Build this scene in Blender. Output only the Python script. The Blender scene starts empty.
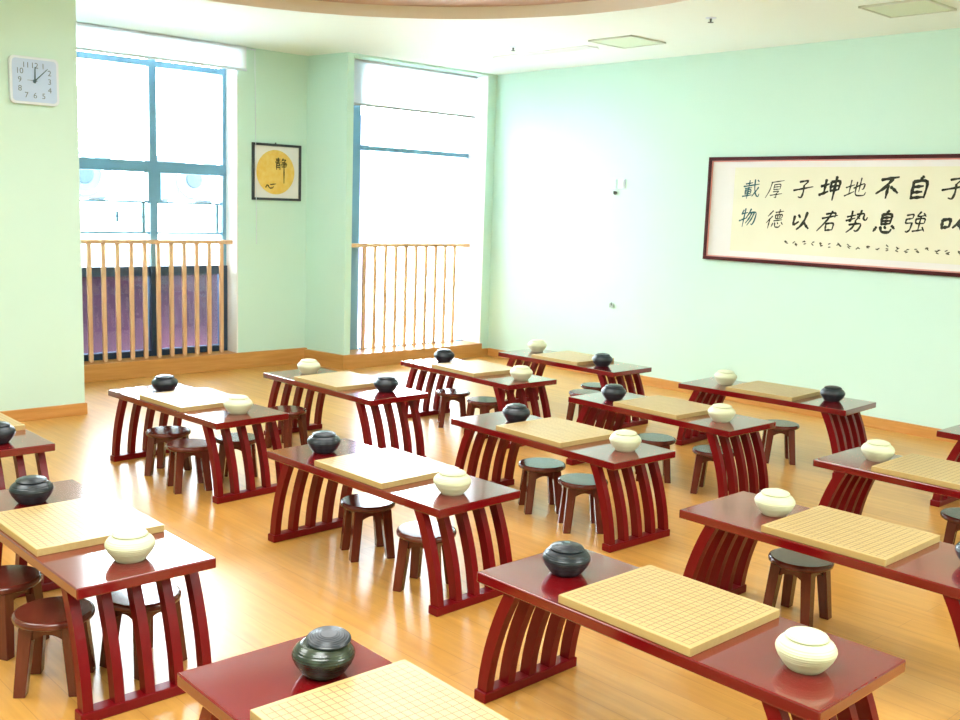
import bpy, bmesh, math, random
from mathutils import Vector, Matrix
random.seed(7)
sc = bpy.context.scene
COL = sc.collection

# ------------------------------------------------------------------ camera
pitch, roll, yaw, cam_h = 0.147814, 0.033778, -0.823495, 1.53842
cp, sp, cy, sy = math.cos(pitch), math.sin(pitch), math.cos(yaw), math.sin(yaw)
fwd = Vector((sy * cp, cy * cp, -sp)); rt = Vector((cy, -sy, 0)); up = rt.cross(fwd)
r2 = rt * math.cos(roll) + up * math.sin(roll); u2 = -rt * math.sin(roll) + up * math.cos(roll)
cd = bpy.data.cameras.new('camera'); cam = bpy.data.objects.new('camera', cd); COL.objects.link(cam)
M4 = Matrix((r2, u2, -fwd)).transposed().to_4x4(); M4.translation = Vector((0, 0, cam_h)); cam.matrix_world = M4
cd.sensor_width = 36; cd.lens = 36 * 1028.874 / 960; cd.clip_start = 0.05; cd.clip_end = 200
sc.camera = cam

# ------------------------------------------------------------------ light and exposure
w = bpy.data.worlds.new('sky'); sc.world = w; w.use_nodes = True
bg = w.node_tree.nodes['Background']; bg.inputs[0].default_value = (0.86, 0.96, 1.0, 1); bg.inputs[1].default_value = 16
def area(name, loc, rot, sx, sy_, power, color=(1, 1, 1)):
    l = bpy.data.lights.new(name, 'AREA'); l.shape = 'RECTANGLE'; l.size = sx; l.size_y = sy_; l.energy = power; l.color = color
    o = bpy.data.objects.new(name, l); COL.objects.link(o); o.location = loc; o.rotation_euler = rot
    return o
area('fill_light', (-1.4, 0.4, 2.82), (0, 0, 0), 1.6, 1.6, 60, (.97, 1, .98))  # added fill lights without fixtures, to lift the interior level
area('fill_light', (0.6, 3.6, 2.82), (0, 0, 0), 1.6, 1.6, 65, (.97, 1, .98))
area('fill_light', (-4.4, 0.2, 2.82), (0, 0, 0), 1.6, 1.2, 32, (.97, 1, .98))
area('fill_light', (-4.4, 3.2, 2.93), (0, 0, 0), 2.2, 2.2, 40, (.97, 1, .98))  # added fill inside the round recess, no fitting there
sc.view_settings.view_transform = 'Standard'; sc.view_settings.look = 'None'
sc.view_settings.exposure = 1.0; sc.view_settings.gamma = 1.0; sc.view_settings.use_curve_mapping = False

# ------------------------------------------------------------------ helpers
def tag(o, label=None, cat=None, group=None, kind=None):
    if label: o['label'] = label
    if cat: o['category'] = cat
    if group: o['group'] = group
    if kind: o['kind'] = kind
    return o
def mesh(name, bm, mat, parent=None, smooth=False):
    me = bpy.data.meshes.new(name); bmesh.ops.recalc_face_normals(bm, faces=bm.faces[:]); bm.to_mesh(me); bm.free()
    if mat: me.materials.append(mat)
    if smooth:
        for p in me.polygons: p.use_smooth = True
    o = bpy.data.objects.new(name, me); COL.objects.link(o)
    if parent: o.parent = parent
    return o
def empty(name, loc=(0, 0, 0), rz=0):
    o = bpy.data.objects.new(name, None); COL.objects.link(o); o.location = loc; o.rotation_euler = (0, 0, rz); o.empty_display_size = .05
    return o
def box(bm, lo, hi, bev=0):
    r = bmesh.ops.create_cube(bm, size=1); vs = r['verts']
    for v in vs:
        v.co = Vector([lo[i] + (v.co[i] + .5) * (hi[i] - lo[i]) for i in range(3)])
    if bev:
        es = list({e for v in vs for e in v.link_edges})
        bmesh.ops.bevel(bm, geom=es, offset=bev, segments=2, profile=.5, affect='EDGES')
def boxes(name, mat, L, parent=None, bev=0):
    bm = bmesh.new()
    for lo, hi in L: box(bm, lo, hi, bev)
    return mesh(name, bm, mat, parent)
def hexa(bm, bot, top):
    vb = [bm.verts.new(p) for p in bot]; vt = [bm.verts.new(p) for p in top]; n = len(vb)
    bm.faces.new(vb[::-1]); bm.faces.new(vt)
    for i in range(n): bm.faces.new((vb[i], vb[(i + 1) % n], vt[(i + 1) % n], vt[i]))
def lathe(bm, prof, n=48, M=None):
    rings = []
    for r, z in prof:
        if r < 1e-5: rings.append([bm.verts.new((0, 0, z))])
        else: rings.append([bm.verts.new((r * math.cos(2 * math.pi * i / n), r * math.sin(2 * math.pi * i / n), z)) for i in range(n)])
    for a, b in zip(rings, rings[1:]):
        for i in range(n):
            j = (i + 1) % n
            if len(a) == 1 and len(b) == 1: continue
            if len(a) == 1: bm.faces.new((a[0], b[j], b[i]))
            elif len(b) == 1: bm.faces.new((a[i], a[j], b[0]))
            else: bm.faces.new((a[i], a[j], b[j], b[i]))
    if M: bmesh.ops.transform(bm, matrix=M, verts=bm.verts[:])
def tube(bm, p, q, r, n=10):
    p, q = Vector(p), Vector(q); d = q - p
    res = bmesh.ops.create_cone(bm, cap_ends=True, segments=n, radius1=r, radius2=r, depth=d.length)
    T = Matrix.Translation((p + q) / 2) @ d.to_track_quat('Z', 'Y').to_matrix().to_4x4()
    bmesh.ops.transform(bm, matrix=T, verts=res['verts'])
def dup(root, loc, rz):
    r = root.copy(); COL.objects.link(r); r.location = loc; r.rotation_euler = (0, 0, rz)
    for ch in list(root.children):
        c = ch.copy(); COL.objects.link(c); c.parent = r
        for g in list(ch.children):
            d = g.copy(); COL.objects.link(d); d.parent = c
    return r

# ------------------------------------------------------------------ materials
def mat(name, color, rough=.5, spec=.5, coat=0, var=None, bump=None, metallic=0):
    """var=(scale vector, amount, colour2); bump=(scale vector, strength)"""
    m = bpy.data.materials.new(name); m.use_nodes = True; nt = m.node_tree; b = nt.nodes['Principled BSDF']
    b.inputs['Base Color'].default_value = (*color, 1); b.inputs['Roughness'].default_value = rough
    b.inputs['Specular IOR Level'].default_value = spec; b.inputs['Coat Weight'].default_value = coat; b.inputs['Coat Roughness'].default_value = .08
    b.inputs['Metallic'].default_value = metallic
    tc = nt.nodes.new('ShaderNodeTexCoord')
    def noise(scale, detail=4):
        mp = nt.nodes.new('ShaderNodeMapping'); mp.inputs['Scale'].default_value = scale; nt.links.new(tc.outputs['Object'], mp.inputs[0])
        n = nt.nodes.new('ShaderNodeTexNoise'); n.inputs['Scale'].default_value = 1; n.inputs['Detail'].default_value = detail
        nt.links.new(mp.outputs[0], n.inputs['Vector']); return n
    if var:
        n = noise(var[0]); rp = nt.nodes.new('ShaderNodeValToRGB'); rp.color_ramp.elements[0].position = .35; rp.color_ramp.elements[1].position = .7
        rp.color_ramp.elements[0].color = (*color, 1); rp.color_ramp.elements[1].color = (*var[1], 1)
        nt.links.new(n.outputs['Fac'], rp.inputs[0]); nt.links.new(rp.outputs[0], b.inputs['Base Color'])
    if bump:
        n = noise(bump[0]); bp = nt.nodes.new('ShaderNodeBump'); bp.inputs['Strength'].default_value = bump[1]; bp.inputs['Distance'].default_value = .002
        nt.links.new(n.outputs['Fac'], bp.inputs['Height']); nt.links.new(bp.outputs[0], b.inputs['Normal'])
    return m
MINT = (.635, .86, .755)
m_wall = mat('mint_paint', MINT, .9, .05, var=((1.2, 1.2, 1.2), (.65, .87, .775)))
m_ceil = mat('ceiling_paint', (.84, .92, .86), .7, .2, var=((1, 1, 1), (.85, .92, .85)))
m_white = mat('white_plaster', (.92, .92, .92), .6, .3, var=((2, 2, 2), (.90, .91, .92)))
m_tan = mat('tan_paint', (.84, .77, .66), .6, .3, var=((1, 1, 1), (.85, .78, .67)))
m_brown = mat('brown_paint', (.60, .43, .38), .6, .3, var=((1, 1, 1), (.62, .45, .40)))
m_trim = mat('orange_wood', (.56, .25, .06), .35, .5, var=((3, 3, 40), (.66, .32, .09)))
m_rail = mat('rail_wood', (.72, .42, .22), .4, .5, var=((40, 40, 3), (.80, .50, .28)))
m_red = mat('red_lacquer', (.15, .0018, .004), .14, .5, .75, var=((3, 30, 30), (.17, .003, .006)))
m_redv = mat('red_lacquer_slat', (.15, .0018, .004), .32, .22, .05, var=((40, 40, 4), (.18, .003, .006)))
m_stool = mat('brown_stool_wood', (.090, .014, .008), .22, .45, .3, var=((30, 30, 4), (.14, .024, .014)))
m_black = mat('black_bowl', (.010, .016, .024), .30, .5, .1, var=((20, 20, 60), (.018, .028, .038)), bump=((6, 6, 260), .35))
m_marble = mat('mottled_bowl', (.008, .014, .012), .22, .5, .2, var=((22, 22, 40), (.055, .075, .048)))
m_cream = mat('cream_bowl', (.66, .69, .46), .45, .4, 0, var=((8, 8, 50), (.72, .75, .55)), bump=((5, 5, 260), .3))
m_frame = mat('hazed_blue_metal', (.15, .34, .50), .4, .5, var=((5, 5, 5), (.17, .37, .53)))  # glare haze painted in: frame blue made lighter
m_navy = mat('navy_metal', (.02, .05, .10), .4, .5, var=((5, 5, 5), (.025, .06, .11)))
m_maroon = mat('maroon_render', (.016, .005, .014), .6, .15, var=((3, 3, 2), (.034, .009, .022)))
m_lav = mat('bloomed_post', (.30, .20, .38), .6, .3, var=((3, 3, 2), (.34, .23, .42)))  # maroon post, window bloom painted in as pale lavender
m_conc = mat('pale_concrete', (.80, .82, .84), .8, .2, var=((2, 2, 2), (.76, .79, .82)))
m_acw = mat('pale_blue_metal', (.055, .085, .11), .5, .4, var=((4, 4, 4), (.065, .095, .12)))
m_acd = mat('grey_grille', (.015, .03, .045), .5, .4, var=((60, 60, 60), (.02, .04, .055)))
m_plast = mat('white_plastic', (.74, .82, .90), .4, .5, var=((3, 3, 3), (.72, .80, .89)))
m_face = mat('clock_face', (.50, .66, .90), .5, .4, var=((5, 5, 5), (.53, .68, .92)))
m_ink = mat('ink', (.018, .022, .015), .6, .2, var=((30, 30, 30), (.05, .055, .035)))
m_inkteal = mat('teal_ink', (.01, .09, .10), .5, .3, var=((30, 30, 30), (.03, .14, .15)))
m_inkgrey = mat('grey_ink', (.16, .20, .24), .6, .2, var=((30, 30, 30), (.2, .24, .28)))
m_small = mat('faded_ink', (.06, .06, .035), .6, .2, var=((50, 50, 50), (.16, .15, .09)))
m_paper = mat('cream_paper', (.82, .80, .62), .7, .2, var=((3, 3, 3), (.85, .83, .66)))
m_mount = mat('pink_white_mount', (.84, .82, .80), .7, .2, var=((3, 3, 3), (.86, .84, .83)))
m_pinkline = mat('pink_edge', (.75, .32, .28), .6, .3, var=((9, 9, 9), (.78, .36, .32)))
m_dkred = mat('dark_red_frame', (.055, .003, .005), .4, .25, 0, var=((3, 40, 40), (.075, .005, .007)))
m_blackfr = mat('charcoal_frame', (.035, .045, .06), .4, .5, var=((20, 20, 20), (.05, .06, .075)))
m_sun = mat('yellow_disc', (.86, .56, .12), .7, .2, var=((18, 18, 18), (.90, .66, .20)))
m_vent = mat('pale_green_panel', (.66, .76, .58), .6, .3, var=((4, 4, 4), (.68, .78, .60)))
m_dark = mat('dark_metal', (.06, .07, .06), .5, .4, var=((20, 20, 20), (.08, .09, .08)))
m_mark = mat('dusty_scratch', (.42, .20, .20), .6, .3, var=((60, 60, 60), (.5, .28, .28)))

def mat_floor():
    m = bpy.data.materials.new('laminate_floor'); m.use_nodes = True; nt = m.node_tree; b = nt.nodes['Principled BSDF']
    tc = nt.nodes.new('ShaderNodeTexCoord')
    br = nt.nodes.new('ShaderNodeTexBrick'); br.inputs['Scale'].default_value = 1; br.inputs['Brick Width'].default_value = 1.2; br.inputs['Row Height'].default_value = .125
    br.inputs['Mortar Size'].default_value = .0012; br.offset = .37
    br.inputs['Color1'].default_value = (.58, .29, .058, 1); br.inputs['Color2'].default_value = (.64, .345, .08, 1); br.inputs['Mortar'].default_value = (.46, .22, .048, 1)
    nt.links.new(tc.outputs['Object'], br.inputs['Vector'])
    mp = nt.nodes.new('ShaderNodeMapping'); mp.inputs['Scale'].default_value = (1.6, 22, 1); nt.links.new(tc.outputs['Object'], mp.inputs[0])
    n = nt.nodes.new('ShaderNodeTexNoise'); n.inputs['Scale'].default_value = 1.5; n.inputs['Detail'].default_value = 5; nt.links.new(mp.outputs[0], n.inputs['Vector'])
    rp = nt.nodes.new('ShaderNodeValToRGB'); rp.color_ramp.elements[0].color = (.86, .80, .72, 1); rp.color_ramp.elements[1].color = (1.1, 1.1, 1.1, 1)
    rp.color_ramp.elements[0].position = .3; rp.color_ramp.elements[1].position = .75
    nt.links.new(n.outputs['Fac'], rp.inputs[0])
    mx = nt.nodes.new('ShaderNodeMix'); mx.data_type = 'RGBA'; mx.blend_type = 'MULTIPLY'; mx.inputs['Factor'].default_value = 1
    nt.links.new(br.outputs['Color'], mx.inputs['A']); nt.links.new(rp.outputs[0], mx.inputs['B']); nt.links.new(mx.outputs['Result'], b.inputs['Base Color'])
    b.inputs['Roughness'].default_value = .31; b.inputs['Specular IOR Level'].default_value = 1.0
    n2 = nt.nodes.new('ShaderNodeTexNoise'); n2.inputs['Scale'].default_value = 2.2; n2.inputs['Detail'].default_value = 3; nt.links.new(tc.outputs['Object'], n2.inputs['Vector'])
    bp = nt.nodes.new('ShaderNodeBump'); bp.inputs['Strength'].default_value = .12; bp.inputs['Distance'].default_value = .02
    nt.links.new(n2.outputs['Fac'], bp.inputs['Height']); nt.links.new(bp.outputs[0], b.inputs['Normal'])
    return m
m_floor = mat_floor()

BW, BL, BT, NL = .462, .42, .024, 19
def mat_board():
    m = bpy.data.materials.new('bamboo_go_board'); m.use_nodes = True; nt = m.node_tree; b = nt.nodes['Principled BSDF']
    tc = nt.nodes.new('ShaderNodeTexCoord'); sx = nt.nodes.new('ShaderNodeSeparateXYZ'); nt.links.new(tc.outputs['Object'], sx.inputs[0])
    def M(op, a, c=None):
        n = nt.nodes.new('ShaderNodeMath'); n.operation = op
        for i, v in enumerate((a, c)):
            if v is None: continue
            if isinstance(v, (int, float)): n.inputs[i].default_value = v
            else: nt.links.new(v, n.inputs[i])
        return n.outputs[0]
    def lines(o, size):
        pitch_ = (size - .034) / (NL - 1)
        a = M('ABSOLUTE', M('SUBTRACT', M('FRACT', M('ADD', M('DIVIDE', o, pitch_), 100.5)), .5))   # 0 on a line
        inside = M('LESS_THAN', M('ABSOLUTE', o), (size - .034) / 2 + .001)
        return M('LESS_THAN', M('MULTIPLY', a, pitch_), .0017), inside
    lx, ix = lines(sx.outputs[0], BW); ly, iy = lines(sx.outputs[1], BL)
    any_ = M('MULTIPLY', M('MULTIPLY', M('MAXIMUM', lx, ly), ix), iy)
    top = M('GREATER_THAN', sx.outputs[2], BT - .001)
    fac = M('MULTIPLY', M('MULTIPLY', any_, top), .85)
    mp = nt.nodes.new('ShaderNodeMapping'); mp.inputs['Scale'].default_value = (4, 60, 60); nt.links.new(tc.outputs['Object'], mp.inputs[0])
    n = nt.nodes.new('ShaderNodeTexNoise'); n.inputs['Scale'].default_value = 1; nt.links.new(mp.outputs[0], n.inputs['Vector'])
    rp = nt.nodes.new('ShaderNodeValToRGB'); rp.color_ramp.elements[0].color = (.46, .31, .115, 1); rp.color_ramp.elements[1].color = (.57, .42, .185, 1)
    nt.links.new(n.outputs['Fac'], rp.inputs[0])
    mx = nt.nodes.new('ShaderNodeMix'); mx.data_type = 'RGBA'; nt.links.new(fac, mx.inputs['Factor']); nt.links.new(rp.outputs[0], mx.inputs['A'])
    mx.inputs['B'].default_value = (.20, .12, .05, 1); nt.links.new(mx.outputs['Result'], b.inputs['Base Color'])
    b.inputs['Roughness'].default_value = .38
    return m
m_board = mat_board()

def mat_glass():
    m = bpy.data.materials.new('window_glass'); m.use_nodes = True; nt = m.node_tree; nt.nodes.clear()
    out = nt.nodes.new('ShaderNodeOutputMaterial'); mx = nt.nodes.new('ShaderNodeMixShader'); t = nt.nodes.new('ShaderNodeBsdfTransparent'); g = nt.nodes.new('ShaderNodeBsdfGlossy')
    f = nt.nodes.new('ShaderNodeFresnel'); f.inputs[0].default_value = 1.45; g.inputs['Roughness'].default_value = .02; t.inputs[0].default_value = (.97, .985, 1, 1)
    nt.links.new(f.outputs[0], mx.inputs[0]); nt.links.new(t.outputs[0], mx.inputs[1]); nt.links.new(g.outputs[0], mx.inputs[2]); nt.links.new(mx.outputs[0], out.inputs[0])
    return m
m_glass = mat_glass()
def mat_blind():
    m = bpy.data.materials.new('translucent_blind'); m.use_nodes = True; nt = m.node_tree; nt.nodes.clear()
    out = nt.nodes.new('ShaderNodeOutputMaterial'); d = nt.nodes.new('ShaderNodeBsdfDiffuse'); t = nt.nodes.new('ShaderNodeBsdfTranslucent'); tr = nt.nodes.new('ShaderNodeBsdfTransparent')
    a = nt.nodes.new('ShaderNodeMixShader'); c = nt.nodes.new('ShaderNodeMixShader'); a.inputs[0].default_value = .55; c.inputs[0].default_value = .12
    n = nt.nodes.new('ShaderNodeTexNoise'); n.inputs['Scale'].default_value = 300; rp = nt.nodes.new('ShaderNodeValToRGB')
    rp.color_ramp.elements[0].color = (.88, .89, .90, 1); rp.color_ramp.elements[1].color = (.94, .95, .96, 1); nt.links.new(n.outputs[0], rp.inputs[0])
    nt.links.new(rp.outputs[0], d.inputs[0]); nt.links.new(rp.outputs[0], t.inputs[0])
    nt.links.new(d.outputs[0], a.inputs[1]); nt.links.new(t.outputs[0], a.inputs[2]); nt.links.new(a.outputs[0], c.inputs[1]); nt.links.new(tr.outputs[0], c.inputs[2]); nt.links.new(c.outputs[0], out.inputs[0])
    return m
m_blind = mat_blind()

# ------------------------------------------------------------------ setting
ZC = 2.86; XR, YF, YB = 2.2, -2.2, 7.33
XW1, XW2, XC = -8.33, -7.80, -7.10        # picture wall, right window wall, clock column
def struct(o): o['kind'] = 'structure'; return o
struct(boxes('floor', m_floor, [((-8.75, YF, -.12), (XR, YB, 0))]))
# ceiling with a round recess
def ceiling():
    cx, cyy, R, n = -4.4, 3.226, 2.255, 96
    bm = bmesh.new()
    rect = [bm.verts.new(p) for p in ((-8.75, YF, ZC), (XR, YF, ZC), (XR, YB + .2, ZC), (-8.75, YB + .2, ZC))]
    ring = [bm.verts.new((cx + R * math.cos(2 * math.pi * i / n), cyy + R * math.sin(2 * math.pi * i / n), ZC)) for i in range(n)]
    es = [bm.edges.new((rect[i], rect[(i + 1) % 4])) for i in range(4)] + [bm.edges.new((ring[i], ring[(i + 1) % n])) for i in range(n)]
    bmesh.ops.triangle_fill(bm, use_beauty=True, use_dissolve=False, edges=es)
    c = struct(mesh('ceiling', bm, m_ceil))
    bm = bmesh.new()
    a = [bm.verts.new((cx + R * math.cos(2 * math.pi * i / n), cyy + R * math.sin(2 * math.pi * i / n), ZC)) for i in range(n)]
    b = [bm.verts.new((v.co.x, v.co.y, 2.945)) for v in a]
    for i in range(n): bm.faces.new((a[i], a[(i + 1) % n], b[(i + 1) % n], b[i]))
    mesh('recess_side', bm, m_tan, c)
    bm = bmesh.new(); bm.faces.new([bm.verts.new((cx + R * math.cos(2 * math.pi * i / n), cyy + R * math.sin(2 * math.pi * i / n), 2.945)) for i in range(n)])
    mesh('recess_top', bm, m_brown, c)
    struct(boxes('ceiling_slab', m_ceil, [((-8.75, YF, 3.0), (XR, YB + .2, 3.1))]))
ceiling()
struct(boxes('wall_back', m_wall, [((-8.2, YB, -.1), (XR + .15, YB + .2, 3.0))]))
struct(boxes('wall_right', m_wall, [((XR, YF, -.1), (XR + .15, YB, 3.0))]))
struct(boxes('wall_front', m_wall, [((-8.75, YF - .15, -.1), (XR + .15, YF, 3.0))]))
# clock column, picture wall with window openings
struct(boxes('wall_column', m_wall, [((-8.75, YF, -.1), (XC, 2.80, 3.0))]))
Y1a, Y1b = 2.80, 4.70                      # window 1 opening
Y2a, Y2b = 5.57, 7.22                      # window 2 opening
struct(boxes('wall_left', m_wall, [((-8.605, Y1b, -.1), (XW1, 5.42, 3.0)),      ((-8.2, Y2b, -.1), (XW2, YB, 3.0)), ((-8.75, Y1a, ZC - .02), (XW1, Y1b, 3.0)), ((-8.75, Y1a, -.1), (XW1, Y1b, .12)),
     ((-8.2, Y2a, -.1), (XW2, Y2b, .10)), ((-8.2, Y2a, ZC - .02), (XW2, Y2b, 3.0))]))
bm = bmesh.new(); P = [(-8.75, 5.42), (XW1, 5.42), (XW2, 5.50), (XW2, Y2a), (-8.75, Y2a)]
hexa(bm, [(x, y, -.1) for x, y in P], [(x, y, 3.0) for x, y in P]); struct(mesh('wall_corner', bm, m_wall))
struct(boxes('trim_reveal', m_white, [((-8.60, Y1b - .012, .14), (XW1 + .001, Y1b, ZC - .02)), ((-8.18, Y2b - .012, .12), (XW2 + .001, Y2b, ZC - .02))]))
# wood plinth and skirtings
BZ = .145
struct(boxes('baseboard_left', m_trim, [((-8.60, Y1a, 0), (-8.30, 5.45, BZ))], bev=.004))
bm = bmesh.new(); P = [(-8.31, 5.390), (-7.77, 5.472), (-7.77, Y2b), (-8.12, Y2b), (-8.12, 5.45), (-8.31, 5.45)]
hexa(bm, [(x, y, 0) for x, y in P], [(x, y, BZ - .012) for x, y in P]); struct(mesh('baseboard_corner', bm, m_trim))
struct(boxes('baseboard_back', m_trim, [((-7.77, YB - .025, 0), (XR, YB, .08)), ((-7.80, Y2b, 0), (-7.775, YB, .075))], bev=.003))
struct(boxes('baseboard_column', m_trim, [((XC, YF, 0), (XC + .020, 2.810, .082)), ((-8.3, 2.80, 0), (XC, 2.810, .082))], bev=.003))

# windows
def window(name, X, y0, y1, z0, z1, bars, panes):
    bars = [((lo[0] - .0012 * i, lo[1], lo[2]), (hi[0] + .0012 * i, hi[1], hi[2])) for i, (lo, hi) in enumerate(bars)]
    f = struct(boxes(name, m_frame, bars))
    for lo, hi in panes: boxes('pane', m_glass, [((X - .004, lo[0], lo[1]), (X + .004, hi[0], hi[1]))], f)
    return f
X1 = -8.55
def bar1(y0, y1, z0, z1, d=.03): return ((X1 - d, y0, z0), (X1 + d, y1, z1))
w1 = window('window_1', X1, 2.84, 4.74, .16, 2.82,
    [bar1(2.80, 2.87, .145, 2.84), bar1(4.655, 4.698, .145, 2.84), bar1(3.965, 4.03, .145, 2.84), bar1(2.8, 4.698, 2.62, 2.67),
     bar1(2.8, 4.698, 1.735, 1.83), bar1(2.8, 4.698, .145, .19), bar1(2.8, 4.698, 2.80, 2.84), ((X1 - .036, 3.945, 1.49), (X1 + .036, 4.055, 1.77))],
    [((2.87, 2.67), (3.965, 2.80)), ((4.03, 2.67), (4.655, 2.80)), ((2.87, 1.83), (3.965, 2.62)), ((4.03, 1.83), (4.655, 2.62)),
     ((2.87, .93), (3.965, 1.735)), ((4.03, .93), (4.655, 1.735)), ((2.87, .19), (3.965, .85)), ((4.03, .19), (4.655, .85))])
boxes('lower_frame', m_navy, [((X1 - .05, y0, .146), (X1 + .05, y1, .93)) for y0, y1 in ((2.802, 2.88), (4.643, 4.697), (3.955, 4.04))] + [((X1 - .048, 2.8, .146), (X1 + .048, 4.697, .195))], w1)
boxes('sash', m_frame, [bar1(2.87, 3.965, 1.475, 1.492, .02), bar1(2.87, 3.965, 1.210, 1.228, .02), bar1(3.90, 3.925, 1.22, 1.49, .015)], w1)
boxes('sash', m_frame, [bar1(4.03, 4.655, 1.475, 1.492, .02), bar1(4.03, 4.655, 1.210, 1.228, .02), bar1(4.60, 4.625, 1.22, 1.49, .015)], w1)
boxes('lower_rail', m_navy, [bar1(2.87, 3.965, .85, .93, .025), bar1(4.03, 4.655, .85, .93, .025)], w1)
for y in (3.66, 3.89): boxes('catch', m_frame, [((X1 + .02, y, 1.31), (X1 + .035, y + .02, 1.40)), ((X1 + .02, y - .02, 1.35), (X1 + .045, y + .04, 1.362))], w1)
X2 = -8.08
def bar2(y0, y1, z0, z1, d=.03): return ((X2 - d, y0, z0), (X2 + d, y1, z1))
w2 = window('window_2', X2, 5.6, 7.22, .13, 2.84,
    [bar2(5.575, 5.835, .125, 2.84, .03), bar2(5.835, 7.2, 2.03, 2.075), bar2(5.835, 7.208, 2.81, 2.84), bar2(5.835, 7.208, .125, .14)],
    [((5.835, 2.075), (7.208, 2.81)), ((5.835, .14), (7.208, 2.03))])

# outside the windows
struct(boxes('trim_parapet', m_maroon, [((-9.35, 1.5, -1), (-9.2, 5.45, .80))]))
struct(boxes('trim_parapet_coping', m_navy, [((-9.38, 1.5, .80), (-9.17, 5.45, .88))]))
struct(boxes('trim_outside_post', m_lav, [((-9.25, 6.61, -1), (-9.14, 6.735, 2.46))]))
struct(boxes('wall_outside', m_conc, [((-12.0, 1.0, -1), (-10.9, 7.0, 1.47))]))
def condenser(y, label):
    t = tag(empty('condenser_unit', (-11.25, y, 1.47)), label, 'air conditioner', 'condenser units outside the left window')
    boxes('casing', m_acw, [((-.15, -.38, .02), (.15, .38, .52))], t, .015)
    boxes('foot', m_acd, [((-.15, -.3, 0), (.15, -.24, .03)), ((-.15, .24, 0), (.15, .3, .03))], t)
    bm = bmesh.new(); lathe(bm, [(.21, .0), (.21, .02), (.185, .02), (.185, .0)], 32, Matrix.Translation((.15, .08, .27)) @ Matrix.Rotation(math.pi / 2, 4, 'Y')); mesh('fan_ring', bm, m_plast, t)
    bm = bmesh.new(); lathe(bm, [(.0, .016), (.09, .014), (.10, 0)], 24, Matrix.Translation((.15, .08, .27)) @ Matrix.Rotation(math.pi / 2, 4, 'Y')); mesh('fan_hub', bm, m_acd, t)
condenser(5.62, 'pale condenser unit with round fan outside right half of left window')
condenser(4.35, 'pale condenser unit outside left half of left window, nearer the clock')

# railings
def railing(name, x, y0, y1, zt, zb, ys, label, wid):
    t = tag(empty(name, (x, (y0 + y1) / 2, zb)), label, 'railing')
    boxes('handrail', m_rail, [((-.03, y0 - (y0 + y1) / 2, zt - .035 - zb), (.03, y1 - (y0 + y1) / 2, zt - zb))], t, .006)
    b0 = None
    for y in ys:
        yy = y - (y0 + y1) / 2
        if b0 is None:
            b0 = boxes('baluster', m_rail, [((-.014, -wid / 2, 0), (.014, wid / 2, zt - .035 - zb))], t, .003); b = b0
        else:
            b = b0.copy(); COL.objects.link(b); b.parent = t
        b.location = (0, yy, 0)
n1 = 14
railing('wooden_railing', -8.42, 2.84, 4.683, 1.165, BZ, [4.583 - i * .1202 for i in range(n1)], 'pale wooden railing in front of the two-pane window beside the clock wall', .034)
railing('wooden_railing', -8.00, 5.60, 7.19, 1.155, BZ - .015, [7.005 - i * .127 for i in range(10)], 'pale wooden railing in front of the blown-out right window', .032)

# roller blinds
t = tag(empty('roller_blind', (-8.29, 3.8, 2.855)), 'white roller blind drawn up above the two-pane window', 'blind', )
boxes('blind_fabric', m_blind, [((.019, -.95, -.19), (.023, .95, -.0005))], t)
bm = bmesh.new(); tube(bm, (.0, -.96, -.015), (.0, .96, -.015), .018); mesh('roller', bm, m_plast, t)
boxes('bottom_bar', m_plast, [((.014, -.955, -.21), (.028, .955, -.187))], t, .003)
bm = bmesh.new(); tube(bm, (.005, 1.045, -.02), (.005, 1.065, -1.72), .003, 6); tube(bm, (.005, .95, -.015), (.005, 1.05, -.015), .006, 8); mesh('pull_cord', bm, m_plast, t)
t = tag(empty('roller_blind', (-7.96, 6.39, 2.838)), 'white roller blind half lowered with grey bottom bar on right window', 'blind')
boxes('blind_fabric', m_blind, [((.019, -.80, -.40), (.022, .80, -.0005))], t)
bm = bmesh.new(); tube(bm, (0, -.80, -.015), (0, .80, -.015), .018); mesh('roller', bm, m_plast, t)
boxes('bottom_bar', mat('grey_bar', (.42, .44, .44), .5), [((.011, -.79, -.415), (.029, .79, -.392))], t, .003)

# ------------------------------------------------------------------ furniture: low tables
TL, TW, TH, TT = 1.158, .44, .42, .034
def make_table():
    root = empty('go_table')
    boxes('tabletop', m_red, [((-TL / 2, -TW / 2, TH - TT), (TL / 2, TW / 2, TH))], root, .004)
    for s in (-1, 1):
        xf = s * (TL / 2 - .027)
        rail = boxes('foot_rail', m_redv, [((xf - .026, -TW / 2 + .004, 0), (xf + .026, TW / 2 - .004, .034))], root, .004)
        for k in range(5):
            y = -TW / 2 + .028 + k * (TW - .056) / 4
            bm = bmesh.new(); rows = []; N = 10
            for i in range(N + 1):
                u = i / N; z = .030 + u * (TH - TT - .030)
                inset = .027 + .032 * u + .078 * u * u           # bowed outwards, leaning in at the top
                slope = (.028 + .17 * u) / (TH - TT - .03); hw = .0205 * math.sqrt(1 + slope * slope)
                xc = s * (TL / 2 - inset)
                rows.append([bm.verts.new((xc + a * hw, y + b * .0155, z)) for a, b in ((-1, -1), (1, -1), (1, 1), (-1, 1))])
            for a, b in zip(rows, rows[1:]):
                for i in range(4): bm.faces.new((a[i], a[(i + 1) % 4], b[(i + 1) % 4], b[i]))
            bm.faces.new(rows[0][::-1]); bm.faces.new(rows[-1])
            mesh('leg_slat', bm, m_redv, rail)
    return root
GT = 'low red tables set out for the board game'
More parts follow.
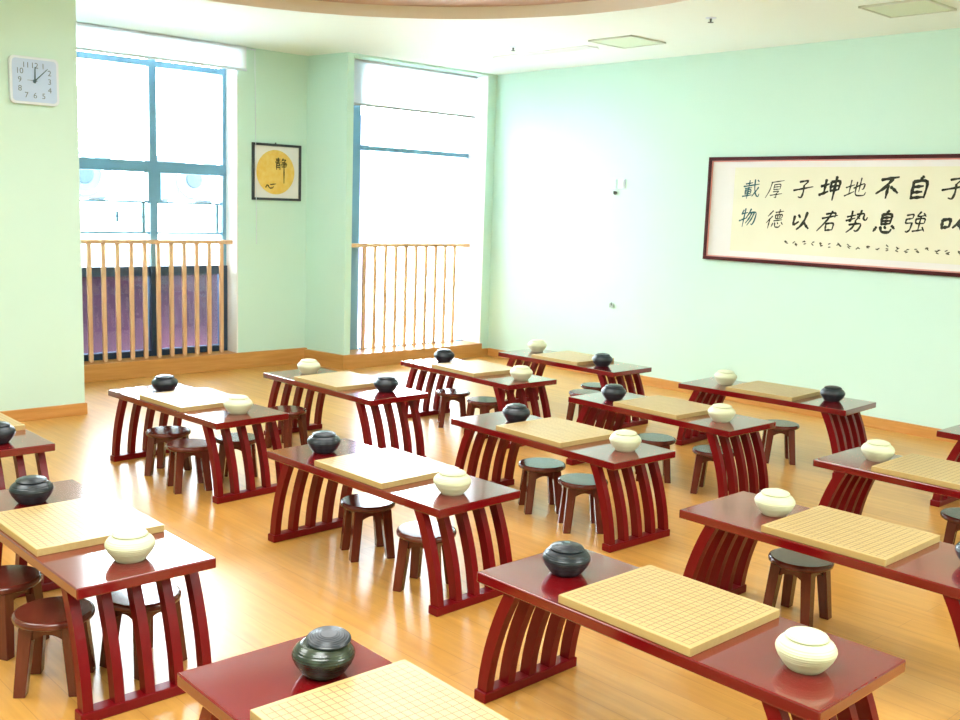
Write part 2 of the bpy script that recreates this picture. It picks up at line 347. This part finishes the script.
TABLES = {  # x, y, turn, label
 'A0': (-5.185, 1.459, .0, 'low dark red table cut by the left picture edge below the clock'),
 'B': (-5.181, 2.654, .060, 'low dark red table standing just in front of the left wooden railing'),
 'C1': (-5.250, 3.695, .009, 'low dark red table in front of the framed yellow disc picture corner'),
 'C2': (-5.186, 4.767, -.035, 'low dark red table just in front of the right window railing'),
 'C3': (-5.174, 5.747, .015, 'low dark red table farthest from the camera, by the back corner'),
 'A': (-3.403, 1.296, .002, 'low dark red table at lower left, its near corner by three stools'),
 'E': (-3.384, 2.615, .032, 'low dark red table left of centre, full width in view, two stools beneath'),
 'F': (-3.452, 3.746, -.029, 'low dark red table right of centre with two stools showing at its near side'),
 'G': (-3.548, 4.776, -.013, 'low dark red table behind the centre one, between it and the wall row'),
 'H': (-3.501, 5.832, .067, 'low dark red table along the mint wall left of the scroll frame bottom'),
 'L': (-1.582, 1.268, -.015, 'low dark red table at bottom edge with scratched top and greenish bowl'),
 'D': (-1.658, 2.312, .008, 'largest low dark red table at lower right with a yellow board'),
 'I': (-1.688, 3.388, .010, 'low dark red table at right behind the largest one, single stool before it'),
 'J': (-1.808, 4.585, .008, 'low dark red table cut by right picture edge, cream bowl at its left'),
 'K': (-1.748, 5.77, .0, 'low dark red table of which only a corner shows at the right edge'),
}
proto = make_table(); first = True
for k, (x, y, th, lab) in TABLES.items():
    if first: o = proto; o.location = (x, y, 0); o.rotation_euler = (0, 0, th); first = False
    else: o = dup(proto, (x, y, 0), th)
    tag(o, lab, 'table', GT)
def on_table(k, lx, ly, z=TH):
    x, y, th, _ = TABLES[k]
    return (x + math.cos(th) * lx - math.sin(th) * ly, y + math.sin(th) * lx + math.cos(th) * ly, z)
# scuffs on the front table
# ------------------------------------------------------------------ go boards
BOARDS = {'A0': 'pale gridded board on the table cut by the left picture edge', 'B': 'glare-whitened board on the table before the left railing',
 'C1': 'gridded board between a cream left bowl and a black right bowl, near the yellow picture', 'C2': 'gridded board on the table before the right window railing',
 'C3': 'gridded board on the farthest table by the back corner', 'A': 'white-glaring gridded board at lower left beside the grooved black bowl',
 'E': 'pale gridded board on the table left of centre', 'F': 'gridded board on the centre table with two stools at its near side', 'G': 'gridded board on the table behind the centre one',
 'H': 'yellow gridded board on the table along the mint wall', 'L': 'gridded board cut by the bottom picture edge, beside the greenish bowl',
 'D': 'large yellow gridded board at lower right, nearest whole one', 'I': 'yellow gridded board on the right table behind the largest one', 'J': 'yellow gridded board running off the right picture edge'}
pb = None
for k, lab in BOARDS.items():
    x, y, z = on_table(k, {'D': -.015, 'L': -.038, 'A': .012, 'J': -.07}.get(k, 0), {'L': .01}.get(k, 0), TH)
    if pb is None: pb = o = boxes('go_board', m_board, [((-BW / 2, -BL / 2, 0), (BW / 2, BL / 2, BT))], None, .0015)
    else: o = pb.copy(); COL.objects.link(o)
    o.location = (x, y, z); o.rotation_euler = (0, 0, TABLES[k][2] + random.uniform(-.012, .012))
    tag(o, lab, 'go board', 'go boards on the tables')
# ------------------------------------------------------------------ go bowls
BODY = [(0, 0), (.044, 0), (.047, .003), (.056, .014), (.068, .032), (.0745, .047), (.0755, .054), (.073, .062), (.065, .073), (.055, .0805), (.050, .082), (.0, .082)]
LID = [(0, .0824), (.050, .0824), (.0535, .084), (.0535, .087), (.049, .0915), (.036, .0965), (.018, .0995), (0, .1)]
def ribs(prof, z0, z1, step, amp, lid=False):
    """resample a profile and press fine turned grooves into it"""
    out = [prof[0]]; acc = 0
    for (ra, za), (rb, zb) in zip(prof, prof[1:]):
        L = math.hypot(rb - ra, zb - za); n = max(1, int(L / .0011))
        for i in range(1, n + 1):
            u = i / n; r = ra + (rb - ra) * u; z = za + (zb - za) * u; acc += L / n
            k = amp * math.sin(acc / step * 2 * math.pi) if z0 < z < z1 and r > .004 else 0
            out.append((r + (0 if lid else k), z + (k if lid else 0)))
    return out
BODY = [(r, z * .96) for r, z in BODY]; LID = [(r, .0824 * .96 + (z - .0824) * .92) for r, z in LID]
BODY = ribs(BODY, .006, .071, .0068, .00055); LID = ribs(LID, .0845, .0948, .0062, .0004, True)
def make_bowl(mb, ml):
    t = empty('go_bowl')
    bm = bmesh.new(); lathe(bm, BODY); mesh('bowl', bm, mb, t, True)
    bm = bmesh.new(); lathe(bm, LID); mesh('lid', bm, ml, t, True)
    return t
BOWLS = [  # table, local x, local y, kind, label
 ('A0', .427, .022, 'k', 'black lidded bowl on the table cut by the left picture edge'),
 ('A', -.353, -.016, 'k', 'grooved black lidded bowl at lower left behind the white-glaring board'),
 ('A', .430, .006, 'c', 'cream lidded bowl at lower left near the corner of the glaring table'),
 ('B', -.363, .022, 'k', 'black lidded bowl on the table before the left railing'),
 ('B', .418, .009, 'c', 'cream lidded bowl on the table before the left railing'),
 ('C1', -.399, .015, 'c', 'cream lidded bowl below the framed yellow disc picture'),
 ('C1', .394, .037, 'k', 'black lidded bowl on right end of table below the yellow picture'),
 ('C2', -.386, .027, 'k', 'black lidded bowl on the table before the right window railing'),
 ('C2', .466, -.003, 'c', 'cream lidded bowl on the table before the right window railing'),
 ('C3', -.45, .085, 'c', 'cream lidded bowl on the farthest table by the back corner'),
 ('C3', .337, -.057, 'k', 'black lidded bowl on the farthest table by the back corner'),
 ('E', -.410, -.029, 'k', 'black lidded bowl on the table left of centre'),
 ('E', .437, -.025, 'c', 'cream lidded bowl on the table left of centre'),
 ('F', -.332, .024, 'k', 'black lidded bowl on centre table above the two near stools'),
 ('F', .429, .023, 'c', 'cream lidded bowl on right end of centre table above two stools'),
 ('G', -.358, -.06, 'k', 'black lidded bowl on the table just behind the centre table'),
 ('G', .389, -.026, 'c', 'cream lidded bowl on right end of table just behind the centre table'),
 ('H', -.367, .019, 'c', 'cream lidded bowl on the table along the mint wall'),
 ('H', .381, .0215, 'k', 'black lidded bowl on the table along the mint wall'),
 ('I', -.320, .027, 'c', 'cream lidded bowl on the right table behind the largest one'),
 ('I', .425, .05, 'k', 'black lidded bowl cut by the right picture edge'),
 ('J', -.386, .024, 'c', 'cream lidded bowl on the table cut by the right picture edge'),
 ('D', -.400, -.008, 'k', 'plain black lidded bowl on left end of the largest table'),
 ('D', .432, -.031, 'c', 'largest cream lidded bowl at lower right'),
]
pk = pc = None
for k, lx, ly, kind, lab in BOWLS:
    loc = on_table(k, lx, ly)
    src = pk if kind == 'k' else pc
    if src is None:
        o = make_bowl(m_black if kind == 'k' else m_cream, m_black if kind == 'k' else m_cream); o.location = loc
        if kind == 'k': pk = o
        else: pc = o
    else: o = dup(src, loc, random.uniform(0, 6))
    tag(o, lab, 'bowl', 'black stone bowls' if kind == 'k' else 'cream stone bowls')
ob = make_bowl(m_marble, m_black); ob.location = on_table('L', -.366, .053); tag(ob, 'mottled green-black bowl with its ribbed lid resting tilted, bottom centre', 'bowl', 'black stone bowls')
for ch in ob.children:
    if ch.name.startswith('lid'): ch.rotation_euler = (.067, .098, 0); ch.location = (0, .0145, .0065)

# ------------------------------------------------------------------ stools
SH = .245
def make_stool():
    t = empty('wooden_stool')
    bm = bmesh.new(); lathe(bm, [(0, SH - .026), (.112, SH - .026), (.121, SH - .020), (.1225, SH - .010), (.119, SH - .003), (.112, SH), (0, SH)]); s = mesh('seat', bm, m_stool, t, False)
    for p in s.data.polygons: p.use_smooth = len(p.vertices) == 4 and abs(p.normal.z) < .95
    a, b = .062, .082; z1 = SH - .026
    for sx in (-1, 1):
        for sy_ in (-1, 1):
            bm = bmesh.new()
            def sq(c, h, z): return [(sx * c + i * h, sy_ * c + j * h, z) for i, j in ((-1, -1), (1, -1), (1, 1), (-1, 1))]
            hexa(bm, sq(b, .018, 0), sq(a, .021, z1))
            bmesh.ops.bevel(bm, geom=bm.edges[:], offset=.002, segments=1, affect='EDGES'); mesh('leg', bm, m_stool, t)
    bm = bmesh.new(); h = .048
    for q in range(4):
        R = Matrix.Rotation(q * math.pi / 2, 4, 'Z'); n = 8; vs = []
        prof = [(-.052, z1)] + [(.052 - .104 * (1 - i / n) , z1 - h + .022 * math.sin(math.pi * i / n)) for i in range(n + 1)] + [(.052, z1)]
        for y in (.058, .074):
            vs.append([bm.verts.new(R @ Vector((x, y, z))) for x, z in prof])
        bm.faces.new(vs[0]); bm.faces.new(vs[1][::-1])
        m_ = len(prof)
        for i in range(m_): bm.faces.new((vs[0][i], vs[0][(i + 1) % m_], vs[1][(i + 1) % m_], vs[1][i]))
    mesh('apron', bm, m_stool, t)
    return t
STOOLS = [
 (-5.306, 2.557, .72, 'brown round stool left of the pair at the table before the left railing'),
 (-4.954, 2.504, 1.33, 'brown round stool right of the pair at the table before the left railing'),
 (-4.945, 2.785, .9, 'dark stool seen through the right legs of the table before left railing'),
 (-5.458, 3.42, .3, 'brown stool tucked under the table below the yellow picture'),
 (-5.371, 4.727, .9, 'brown stool left of the pair under the table by the right railing'),
 (-5.019, 4.709, .1, 'brown stool right of the pair under the table by the right railing'),
 (-3.542, 2.638, 1.21, 'round brown stool with shining seat under the middle of left-centre table'),
 (-3.072, 2.584, .47, 'brown stool behind the right leg slats of the left-centre table'),
 (-3.562, 3.761, .98, 'grey-shining round stool left of the pair under the centre table'),
 (-3.219, 3.692, .89, 'grey-shining round stool right of the pair beside the centre table slats'),
 (-3.602, 4.748, .7, 'round stool right behind the cream bowl of the centre table'),
 (-4.835, 5.53, .15, 'small far stool nearer the camera of two under the farthest table'),
 (-4.99, 5.83, .5, 'small far stool at the back of two under the farthest table'),
 (-3.215, 4.785, .4, 'stool seen through the right slats of table behind the centre one'),
 (-3.40, 5.76, .70, 'dark stool standing clear at right below the table by the mint wall'),
 (-1.943, 3.523, .07, 'dark round stool at right behind the large cream bowl'),
 (-1.775, 4.675, .3, 'dark stool cut by the right picture edge'),
 (-3.142, 1.126, .95, 'large round brown stool at lower left in front of the table corner'),
 (-3.53, 1.10, .5, 'brown stool cut by the left picture edge at lower left'),
 (-3.109, 1.403, .3, 'dark stool behind the slats of the lower left table'),
]
ps = None
for x, y, rz, lab in STOOLS:
    if ps is None: ps = o = make_stool(); o.location = (x, y, 0); o.rotation_euler = (0, 0, rz)
    else: o = dup(ps, (x, y, 0), rz)
    tag(o, lab, 'stool', 'round wooden stools tucked under the tables')

# ------------------------------------------------------------------ wall things
def ribbon(bm, pts, scale, place, taper=True):
    """brush stroke: pts (x, y) in a 10 by 10 cell, last entry half width"""
    *P, hw = pts
    P = [Vector((p[0], p[1])) for p in P]
    Q = []
    for i in range(len(P) - 1):
        n = 4
        for k in range(n): Q.append(P[i].lerp(P[i + 1], k / n))
    Q.append(P[-1])
    for _ in range(2):
        Q = [Q[0]] + [(Q[i - 1] + Q[i] * 2 + Q[i + 1]) / 4 for i in range(1, len(Q) - 1)] + [Q[-1]]
    L, Rr = [], []
    for i, q in enumerate(Q):
        d = (Q[min(i + 1, len(Q) - 1)] - Q[max(i - 1, 0)]); d.normalize(); nrm = Vector((-d.y, d.x))
        u = i / (len(Q) - 1); wd = hw * (.75 + .5 * abs(math.sin(2.2 * u * math.pi + 1.2))) * (1 - .55 * max(0, u - .72) / .28 if taper else 1)
        L.append(bm.verts.new(place((q + nrm * wd) * scale))); Rr.append(bm.verts.new(place((q - nrm * wd) * scale)))
    c0 = bm.verts.new(place((Q[0] - (Q[1] - Q[0]).normalized() * hw * .7) * scale)); bm.faces.new((c0, L[0], Rr[0]))
    for i in range(len(L) - 1): bm.faces.new((L[i], L[i + 1], Rr[i + 1], Rr[i]))
G = {
'zai': [((1,8),(5,8.3)),((3,9.6),(3,6.8)),((0,6.7),(9,7.2)),((1,5.5),(5,5.7)),((1.4,4.6),(4.8,4.8),(4.7,2.6)),((1.4,4.6),(1.6,2.5)),((1.5,3.6),(4.7,3.7)),((1.5,2.6),(4.7,2.6)),((.3,1.4),(5.6,1.8)),((3.1,6.2),(3,0)),((6,9.8),(6.6,5),(8,1.5),(9.5,.3),(9.8,2)),((8.8,5.5),(7.3,3),(5.8,1)),((7.6,9.4),(8.6,8.4))],
'wu': [((1.6,9.3),(.8,7)),((.8,7.2),(4.2,7.8)),((2.6,10),(2.5,.2)),((0,3.6),(4.4,5)),((5.8,9.6),(5,7),(3.8,5)),((5.2,7.5),(9.4,7.9),(9,3),(8,.8),(7.2,1.6)),((6.6,7.4),(5.6,4.5),(3.9,2)),((8,7.4),(7,4),(5,.8))],
'hou': [((2,9),(9.2,9.4)),((2.4,9),(1.8,4.5),(0,.8)),((4,7.6),(4,5)),((4,7.6),(7.8,7.8),(7.6,5)),((4,6.3),(7.6,6.4)),((4,5),(7.6,5)),((4,3.8),(7.6,4),(6,2.8)),((6,2.8),(6.2,.4),(5,.9)),((2.6,2),(9.4,2.4))],
'de': [((3,9.6),(.6,6.8)),((3.2,6.8),(.4,3.4)),((2,5),(1.8,.4)),((4.6,8.6),(9,9)),((6.8,10),(6.6,7.4)),((4.8,7.2),(8.8,7.4),(8.5,5.4)),((4.8,7.2),(5,5.2),(8.5,5.4)),((6.2,7.2),(6.2,5.4)),((7.4,7.2),(7.4,5.4)),((4.4,4.2),(9,4.5)),((4.2,3),(3.6,1.2)),((5.2,3.2),(5.6,.8),(8,.6),(8.6,1.8)),((6.6,3.2),(7.2,2.2)),((8.8,3.2),(9.8,1.8))],
'zi': [((2.4,8.6),(7.4,9),(5,6.6)),((5,6.6),(5.4,3),(4.8,.4),(3,1.2)),((0,4.6),(10,5.6))],
'yi': [((1.2,7.6),(1,2.6),(4,4.6)),((3.2,8),(4.4,6.4)),((7.6,9),(7,5),(5.4,2),(3.4,.4)),((7,3.6),(8.4,2),(10,.4))],
'kun': [((0,6),(4,6.8)),((2,9),(2,2.4)),((-.2,1.8),(4.2,3.2)),((4.8,7.6),(5,3.2)),((4.8,7.6),(9.4,8),(9,3.4)),((5,5.4),(9,5.6)),((5,3.4),(9,3.6)),((7,10),(7,-1.5))],
'jun': [((3,8.8),(8,9.3),(7.6,6.8)),((1.4,6.8),(9,7.8)),((6,10),(4.5,6),(0,.6)),((4,4),(4.2,.6)),((4,4),(8,4.3),(7.6,.6)),((4.2,.8),(7.6,.8))],
'di': [((0,5.6),(4,6.6)),((2,9),(2,2.6)),((0,1.6),(4.4,3.4)),((3.8,5),(9,7.2),(8.6,4),(7.8,4.2)),((6.6,9.6),(6.6,3)),((5,7.8),(4.9,2.4),(6,1.2),(9.6,1),(10,2.6))],
'shi': [((.4,7.4),(4.4,8)),((2.4,10),(2.4,5),(1.4,5.4)),((.2,5.6),(4.4,6.6)),((4.8,8.2),(8.4,8.6),(8,6),(9.4,5),(10,6.6)),((6.6,10),(6,7),(4.4,5)),((5.2,7.2),(6.6,6)),((2,3.6),(8,4),(7,.8),(5.6,.2),(5,1)),((5,4.8),(4,2),(1.4,0))],
'bu': [((1.4,8.8),(9,9.4)),((6.4,8.8),(3.6,5),(0,2.6)),((5,6),(5,0)),((6.2,5.2),(8,3.8),(10,2))],
'xi': [((5.4,10),(4.4,8.6)),((3,8.4),(3.2,4)),((3,8.4),(7.4,8.6),(7,4)),((3.2,7),(7,7)),((3.2,5.5),(7,5.5)),((3.2,4.2),(7,4.2)),((1.4,3),(.4,1)),((3.2,3),(4,.6),(7.6,.2),(8.2,1.8)),((5,3),(5.8,1.8)),((8,3.2),(9.6,1.6))],
'zi_self': [((5.6,10),(4.4,8.2)),((2,8),(2.2,.2)),((2,8),(8.2,8.3),(7.8,.2)),((2.2,5.6),(6.6,5.7)),((2.2,3.2),(6.6,3.2)),((2.2,.8),(7.8,.8))],
'qiang': [((.6,8.6),(3.8,9),(3.4,7)),((.8,6.8),(3.4,7)),((.8,6.8),(.6,4.8),(3.6,5)),((3.6,5),(3.4,1.6),(2,.6),(1.4,1.4)),((6.6,9.8),(5,7.6),(8.8,8)),((8,9),(9.2,7.4)),((5,6.6),(5.2,4.4),(9,4.4)),((5,6.6),(9.2,6.8),(9,4.4)),((7,7.6),(7,1)),((4.6,1),(9.4,1.5)),((8.6,2.6),(9.8,.6))],
'yi_square': [((.6,6.6),(.8,3)),((.6,6.6),(3.8,7),(3.6,3.4)),((.8,3.4),(3.6,3.6)),((8.6,8.6),(7.4,5.6),(5,3)),((7,4.4),(8.6,2.6),(10.2,.6))],
'jing': [((.6,9),(4.4,9.2)),((2.5,10),(2.5,6.6)),((.8,8),(4.2,8.1)),((.2,6.8),(4.8,7)),((1,5.8),(1,1)),((1,5.8),(4,6),(4,1)),((1,4.4),(4,4.4)),((1,3),(4,3)),((6.8,9.6),(5.4,7.4)),((6.4,8.6),(9.4,8.8),(7.6,7)),((5.6,6.4),(9.6,6.6),(9.4,3.4)),((5,4.9),(10.5,5.2)),((5.6,3.4),(9.4,3.5)),((7.6,7),(7.6,-9))],
'xin': [((.6,4),(1.6,6.4),(2.4,5.2)),((2.6,5.8),(4.2,3),(7.4,3),(8,4.4)),((4.6,6.2),(10,6.4))],
}
def glyph(key, cx, cz, size, hw, plane, mat_, parent):
    bm = bmesh.new(); s = size / 10
    for i, st in enumerate(G[key]):
        st = [(x + .16 * (y - 5), 5 + (y - 5) * .94 + .09 * (x - 5)) for x, y in st] if key != 'jing' else st
        ribbon(bm, list(st) + [hw], s, lambda v, i=i: plane(cx + v.x - size / 2, cz + v.y - size / 2, .0004 * (i % 3)))
    return mesh('ink_character', bm, mat_, parent)

# long calligraphy scroll on the back wall
PX0, PX1, PZ0, PZ1 = -5.155, -2.35, 1.165, 2.01
pic = tag(empty('calligraphy_frame', (PX0, YB - .001, PZ0)), 'long dark red framed calligraphy panel with black brush characters on the mint wall', 'picture')
def bp_(x, z, d=0): return (x - PX0, -d, z - PZ0)
def pbox(x0, x1, z0, z1, d0, d1): return ((x0 - PX0, -d1, z0 - PZ0), (x1 - PX0, -d0, z1 - PZ0))
F = .028
boxes('frame', m_dkred, [pbox(PX0, PX1, PZ1 - F, PZ1, 0, .03), pbox(PX0, PX1, PZ0, PZ0 + F, 0, .03), pbox(PX0, PX0 + F, PZ0 + F, PZ1 - F, 0, .03), pbox(PX1 - F, PX1, PZ0 + F, PZ1 - F, 0, .03)], pic, .003)
boxes('mount', m_mount, [pbox(PX0 + F, PX1 - F, PZ0 + F, PZ1 - F, .002, .012)], pic)
e = .010
boxes('inner_edge', m_pinkline, [pbox(PX0 + F, PX1 - F, PZ1 - F - e, PZ1 - F, .012, .020), pbox(PX0 + F, PX1 - F, PZ0 + F, PZ0 + F + e, .012, .020), pbox(PX0 + F, PX0 + F + e, PZ0 + F, PZ1 - F, .012, .020)], pic)
boxes('paper', m_paper, [pbox(-4.90, PX1 - .16, PZ0 + .085, PZ1 - .085, .012, .014)], pic)
pl = lambda x, z, d: bp_(x, z, .0146 + d)
TOP = [('zai', -4.721, 1.754, .16, .32), ('hou', -4.515, 1.752, .155, .26), ('zi', -4.270, 1.760, .165, .42), ('kun', -4.040, 1.772, .165, .62), ('di', -3.835, 1.770, .165, .30), ('bu', -3.590, 1.775, .17, .62), ('zi_self', -3.357, 1.775, .17, .62), ('zi', -3.105, 1.776, .18, .40)]
BOT = [('wu', -4.746, 1.524, .16, .34), ('de', -4.498, 1.518, .16, .30), ('yi', -4.270, 1.515, .16, .60), ('jun', -4.037, 1.515, .165, .42), ('shi', -3.815, 1.524, .17, .40), ('xi', -3.585, 1.526, .175, .55), ('qiang', -3.365, 1.530, .165, .36), ('yi_square', -3.095, 1.534, .18, .60)]
for i, (k, x, z, s, hw) in enumerate(TOP + BOT):
    m_ = m_inkteal if k in ('zai', 'wu') else m_ink
    if i == 0: x -= .01
    glyph(k, x, z, s, hw, pl, m_, pic)
# faint column of small marks along the lower edge
rr = random.Random(3)
for i in range(20):
    bm = bmesh.new(); x = -4.40 + i * .0745; z = 1.335 + rr.uniform(-.008, .008)
    for k in range(rr.choice((2, 3, 3, 4))):
        a = rr.uniform(-1, 1); ox, oz = rr.uniform(2, 8), rr.uniform(1, 9)
        ribbon(bm, [(ox - 2.2, oz - 2 * a), (ox + 2.2, oz + 2 * a), 1.0], .0042, lambda v, k=k: pl(x + v.x, z + v.y - .02, .0003 * k))
    mesh('small_mark', bm, m_small, pic)

# framed yellow disc picture on the picture wall: faces +x, right is +y
QY0, QY1, QZ0, QZ1 = 4.838, 5.35, 1.533, 2.042
fp = tag(empty('framed_picture', (XW1, (QY0 + QY1) / 2, QZ0)), 'small charcoal framed picture of a yellow disc with brush writing', 'picture')
qc = (QY0 + QY1) / 2; hwid = (QY1 - QY0) / 2; hh = QZ1 - QZ0; q = .022
boxes('frame', m_blackfr, [((0, -hwid, hh - q), (.022, hwid, hh)), ((0, -hwid, 0), (.022, hwid, q)), ((0, -hwid, q), (.022, -hwid + q, hh - q)), ((0, hwid - q, q), (.022, hwid, hh - q))], fp, .002)
boxes('paper', m_mount, [((.002, -hwid + q, q), (.008, hwid - q, hh - q))], fp)
bm = bmesh.new(); bmesh.ops.create_circle(bm, cap_ends=True, radius=.200, segments=64)
bmesh.ops.transform(bm, matrix=Matrix.Translation((.009, -.012, hh / 2)) @ Matrix.Rotation(math.pi / 2, 4, 'Y'), verts=bm.verts[:])
mesh('yellow_disc', bm, m_sun, fp)
pl2 = lambda y, z, d: (.0098 + d, y, z)
glyph('jing', .045, .325, .12, .42, pl2, m_inkgrey if False else m_ink, fp)
glyph('xin', -.065, .130, .11, .42, pl2, m_ink, fp)
bm = bmesh.new(); tube(bm, (.006, -.01, hh), (.006, -.01, hh + .012), .006); mesh('hanger', bm, m_dark, fp)

# clock on the column: faces +x
ck = tag(empty('wall_clock', (XC, 2.508, 2.252)), 'square white wall clock with rounded corners on the left column', 'clock')
def rrect(bm, w_, h_, r, x0, x1, n=8):
    P = []
    for cx, cz, a0 in ((w_ - r, h_ - r, 0), (-w_ + r, h_ - r, 90), (-w_ + r, -h_ + r, 180), (w_ - r, -h_ + r, 270)):
        for i in range(n + 1):
            a = math.radians(a0 + 90 * i / n); P.append((cx + r * math.cos(a), cz + r * math.sin(a)))
    hexa(bm, [(x0, y, z) for y, z in P], [(x1, y, z) for y, z in P])
bm = bmesh.new(); rrect(bm, .155, .150, .032, 0, .034); o = mesh('case', bm, m_plast, ck)
bm = bmesh.new(); rrect(bm, .140, .135, .024, .034, .036); mesh('dial', bm, m_face, ck)
for h in range(1, 13):
    a = math.radians(90 - 30 * h); ex = .112; c_, s_ = math.cos(a), math.sin(a); kx = min(1.0 / max(abs(c_), abs(s_)), 1.16)
    cu = bpy.data.curves.new('numeral', 'FONT'); cu.body = str(h); cu.size = .050; cu.align_x = 'CENTER'; cu.align_y = 'CENTER'
    to = bpy.data.objects.new('numeral_text', cu); COL.objects.link(to)
    bpy.context.view_layer.update()
    me = bpy.data.meshes.new_from_object(to.evaluated_get(bpy.context.evaluated_depsgraph_get())); bpy.data.objects.remove(to)
    me.materials.clear(); me.materials.append(m_inkgrey)
    no = bpy.data.objects.new('numeral', me); COL.objects.link(no); no.parent = ck
    no.matrix_local = Matrix(((0, 0, 1, .0366), (1, 0, 0, .095 * c_ * kx), (0, 1, 0, .095 * s_ * kx), (0, 0, 0, 1)))
def hand(ang, L, w_, m_, x):
    bm = bmesh.new(); a = math.radians(ang); d = Vector((math.cos(a), math.sin(a))); n = Vector((-d.y, d.x)); P = [d * -.015 + n * w_, d * L + n * w_ * .5, d * L - n * w_ * .5, d * -.015 - n * w_]
    hexa(bm, [(x, p.x, p.y) for p in P], [(x + .0015, p.x, p.y) for p in P]); mesh('hand', bm, m_, ck)
m_hand = mat('blue_grey_hand', (.05, .10, .13), .5)
hand(88, .088, .0055, m_hand, .038); hand(45, .115, .0038, m_hand, .040); hand(178, .05, .0016, m_hand, .042)
bm = bmesh.new(); lathe(bm, [(0, .044), (.009, .043), (.010, .036), (0, .036)], 16, Matrix.Rotation(math.pi / 2, 4, 'Y')); mesh('hand_hub', bm, m_hand, ck)

# switches, socket, hook on the back wall (face -y)
def plate(x, z, label, w_=.042):
    t = tag(empty('wall_switch', (x, YB, z)), label, 'switch', 'white switch plates on the mint wall')
    boxes('plate', m_plast, [((-w_, -.009, -.043), (w_, 0, .043))], t, .003)
    boxes('rocker', m_white, [((-w_ * .55, -.013, -.028), (w_ * .55, -.009, .028))], t, .002)
plate(-6.205, 1.785, 'left one of two white switch plates on the mint wall'); plate(-6.098, 1.785, 'right one of two white switch plates on the mint wall')
bm = bmesh.new(); tube(bm, (0, 0, 0), (0, -.02, 0), .016, 12); tube(bm, (0, -.018, 0), (0, -.03, .012), .008, 8)
o = mesh('wall_hook', bm, m_dark); o.location = (-6.165, YB, 1.703); tag(o, 'small dark hook below the white switch plates', 'hook')
t = tag(empty('wall_outlet', (-6.14, YB, .675)), 'small grey cable outlet low on the mint wall', 'outlet')
boxes('plate', mat('grey_outlet', (.35, .42, .36), .5), [((-.028, -.010, -.018), (.02, 0, .022))], t, .003)
bm = bmesh.new(); tube(bm, (.012, -.008, .0), (.030, -.02, .0), .008, 8); tube(bm, (.0, -.008, .004), (.0, -.016, .03), .006, 8); mesh('plug', bm, m_dark, t)

# ceiling fittings
def panel(cx, cyy, label):
    t = tag(empty('ceiling_panel', (cx, cyy, ZC)), label, 'ceiling panel', 'square ceiling panels')
    s = .215
    boxes('panel', m_vent, [((-s + .012, -s + .012, -.008), (s - .012, s - .012, 0))], t)
    boxes('rim', mat('rim_metal', (.62, .66, .55), .4), [((-s, -s, -.013), (s, -s + .014, 0)), ((-s, s - .014, -.013), (s, s, 0)), ((-s, -s, -.013), (-s + .014, s, 0)), ((s - .014, -s, -.013), (s, s, 0))], t)
panel(-5.40, 6.46, 'flush square ceiling panel farther from the scroll, over the back tables'); panel(-3.15, 6.46, 'flush square ceiling panel at the top right above the scroll')
t = tag(empty('air_diffuser', (-6.35, 6.50, ZC)), 'long flat white air diffuser in the ceiling toward the back corner', 'vent')
boxes('rim', m_white, [((-.56, -.07, -.010), (.56, -.055, 0)), ((-.56, .055, -.010), (.56, .07, 0)), ((-.56, -.055, -.010), (-.54, .055, 0)), ((.54, -.055, -.010), (.56, .055, 0))], t)
boxes('louvre', m_ceil, [((-.54, -.045 + .03 * i, -.008), (.54, -.03 + .03 * i, -.001)) for i in range(4)], t)
for x, y, lab in ((-6.36, 6.15, 'tiny sprinkler head on the ceiling nearer the right window'), (-4.316, 6.03, 'tiny sprinkler head on the ceiling above the scroll')):
    t = tag(empty('sprinkler_head', (x, y, ZC)), lab, 'sprinkler', 'ceiling sprinkler heads')
    bm = bmesh.new(); lathe(bm, [(0, -.006), (.035, -.005), (.038, 0), (0, 0)], 20); mesh('cover', bm, m_plast, t)
    bm = bmesh.new(); lathe(bm, [(0, -.032), (.02, -.032), (.02, -.029), (.006, -.028), (.008, -.005), (0, -.005)], 16); mesh('nozzle', bm, m_dark, t)
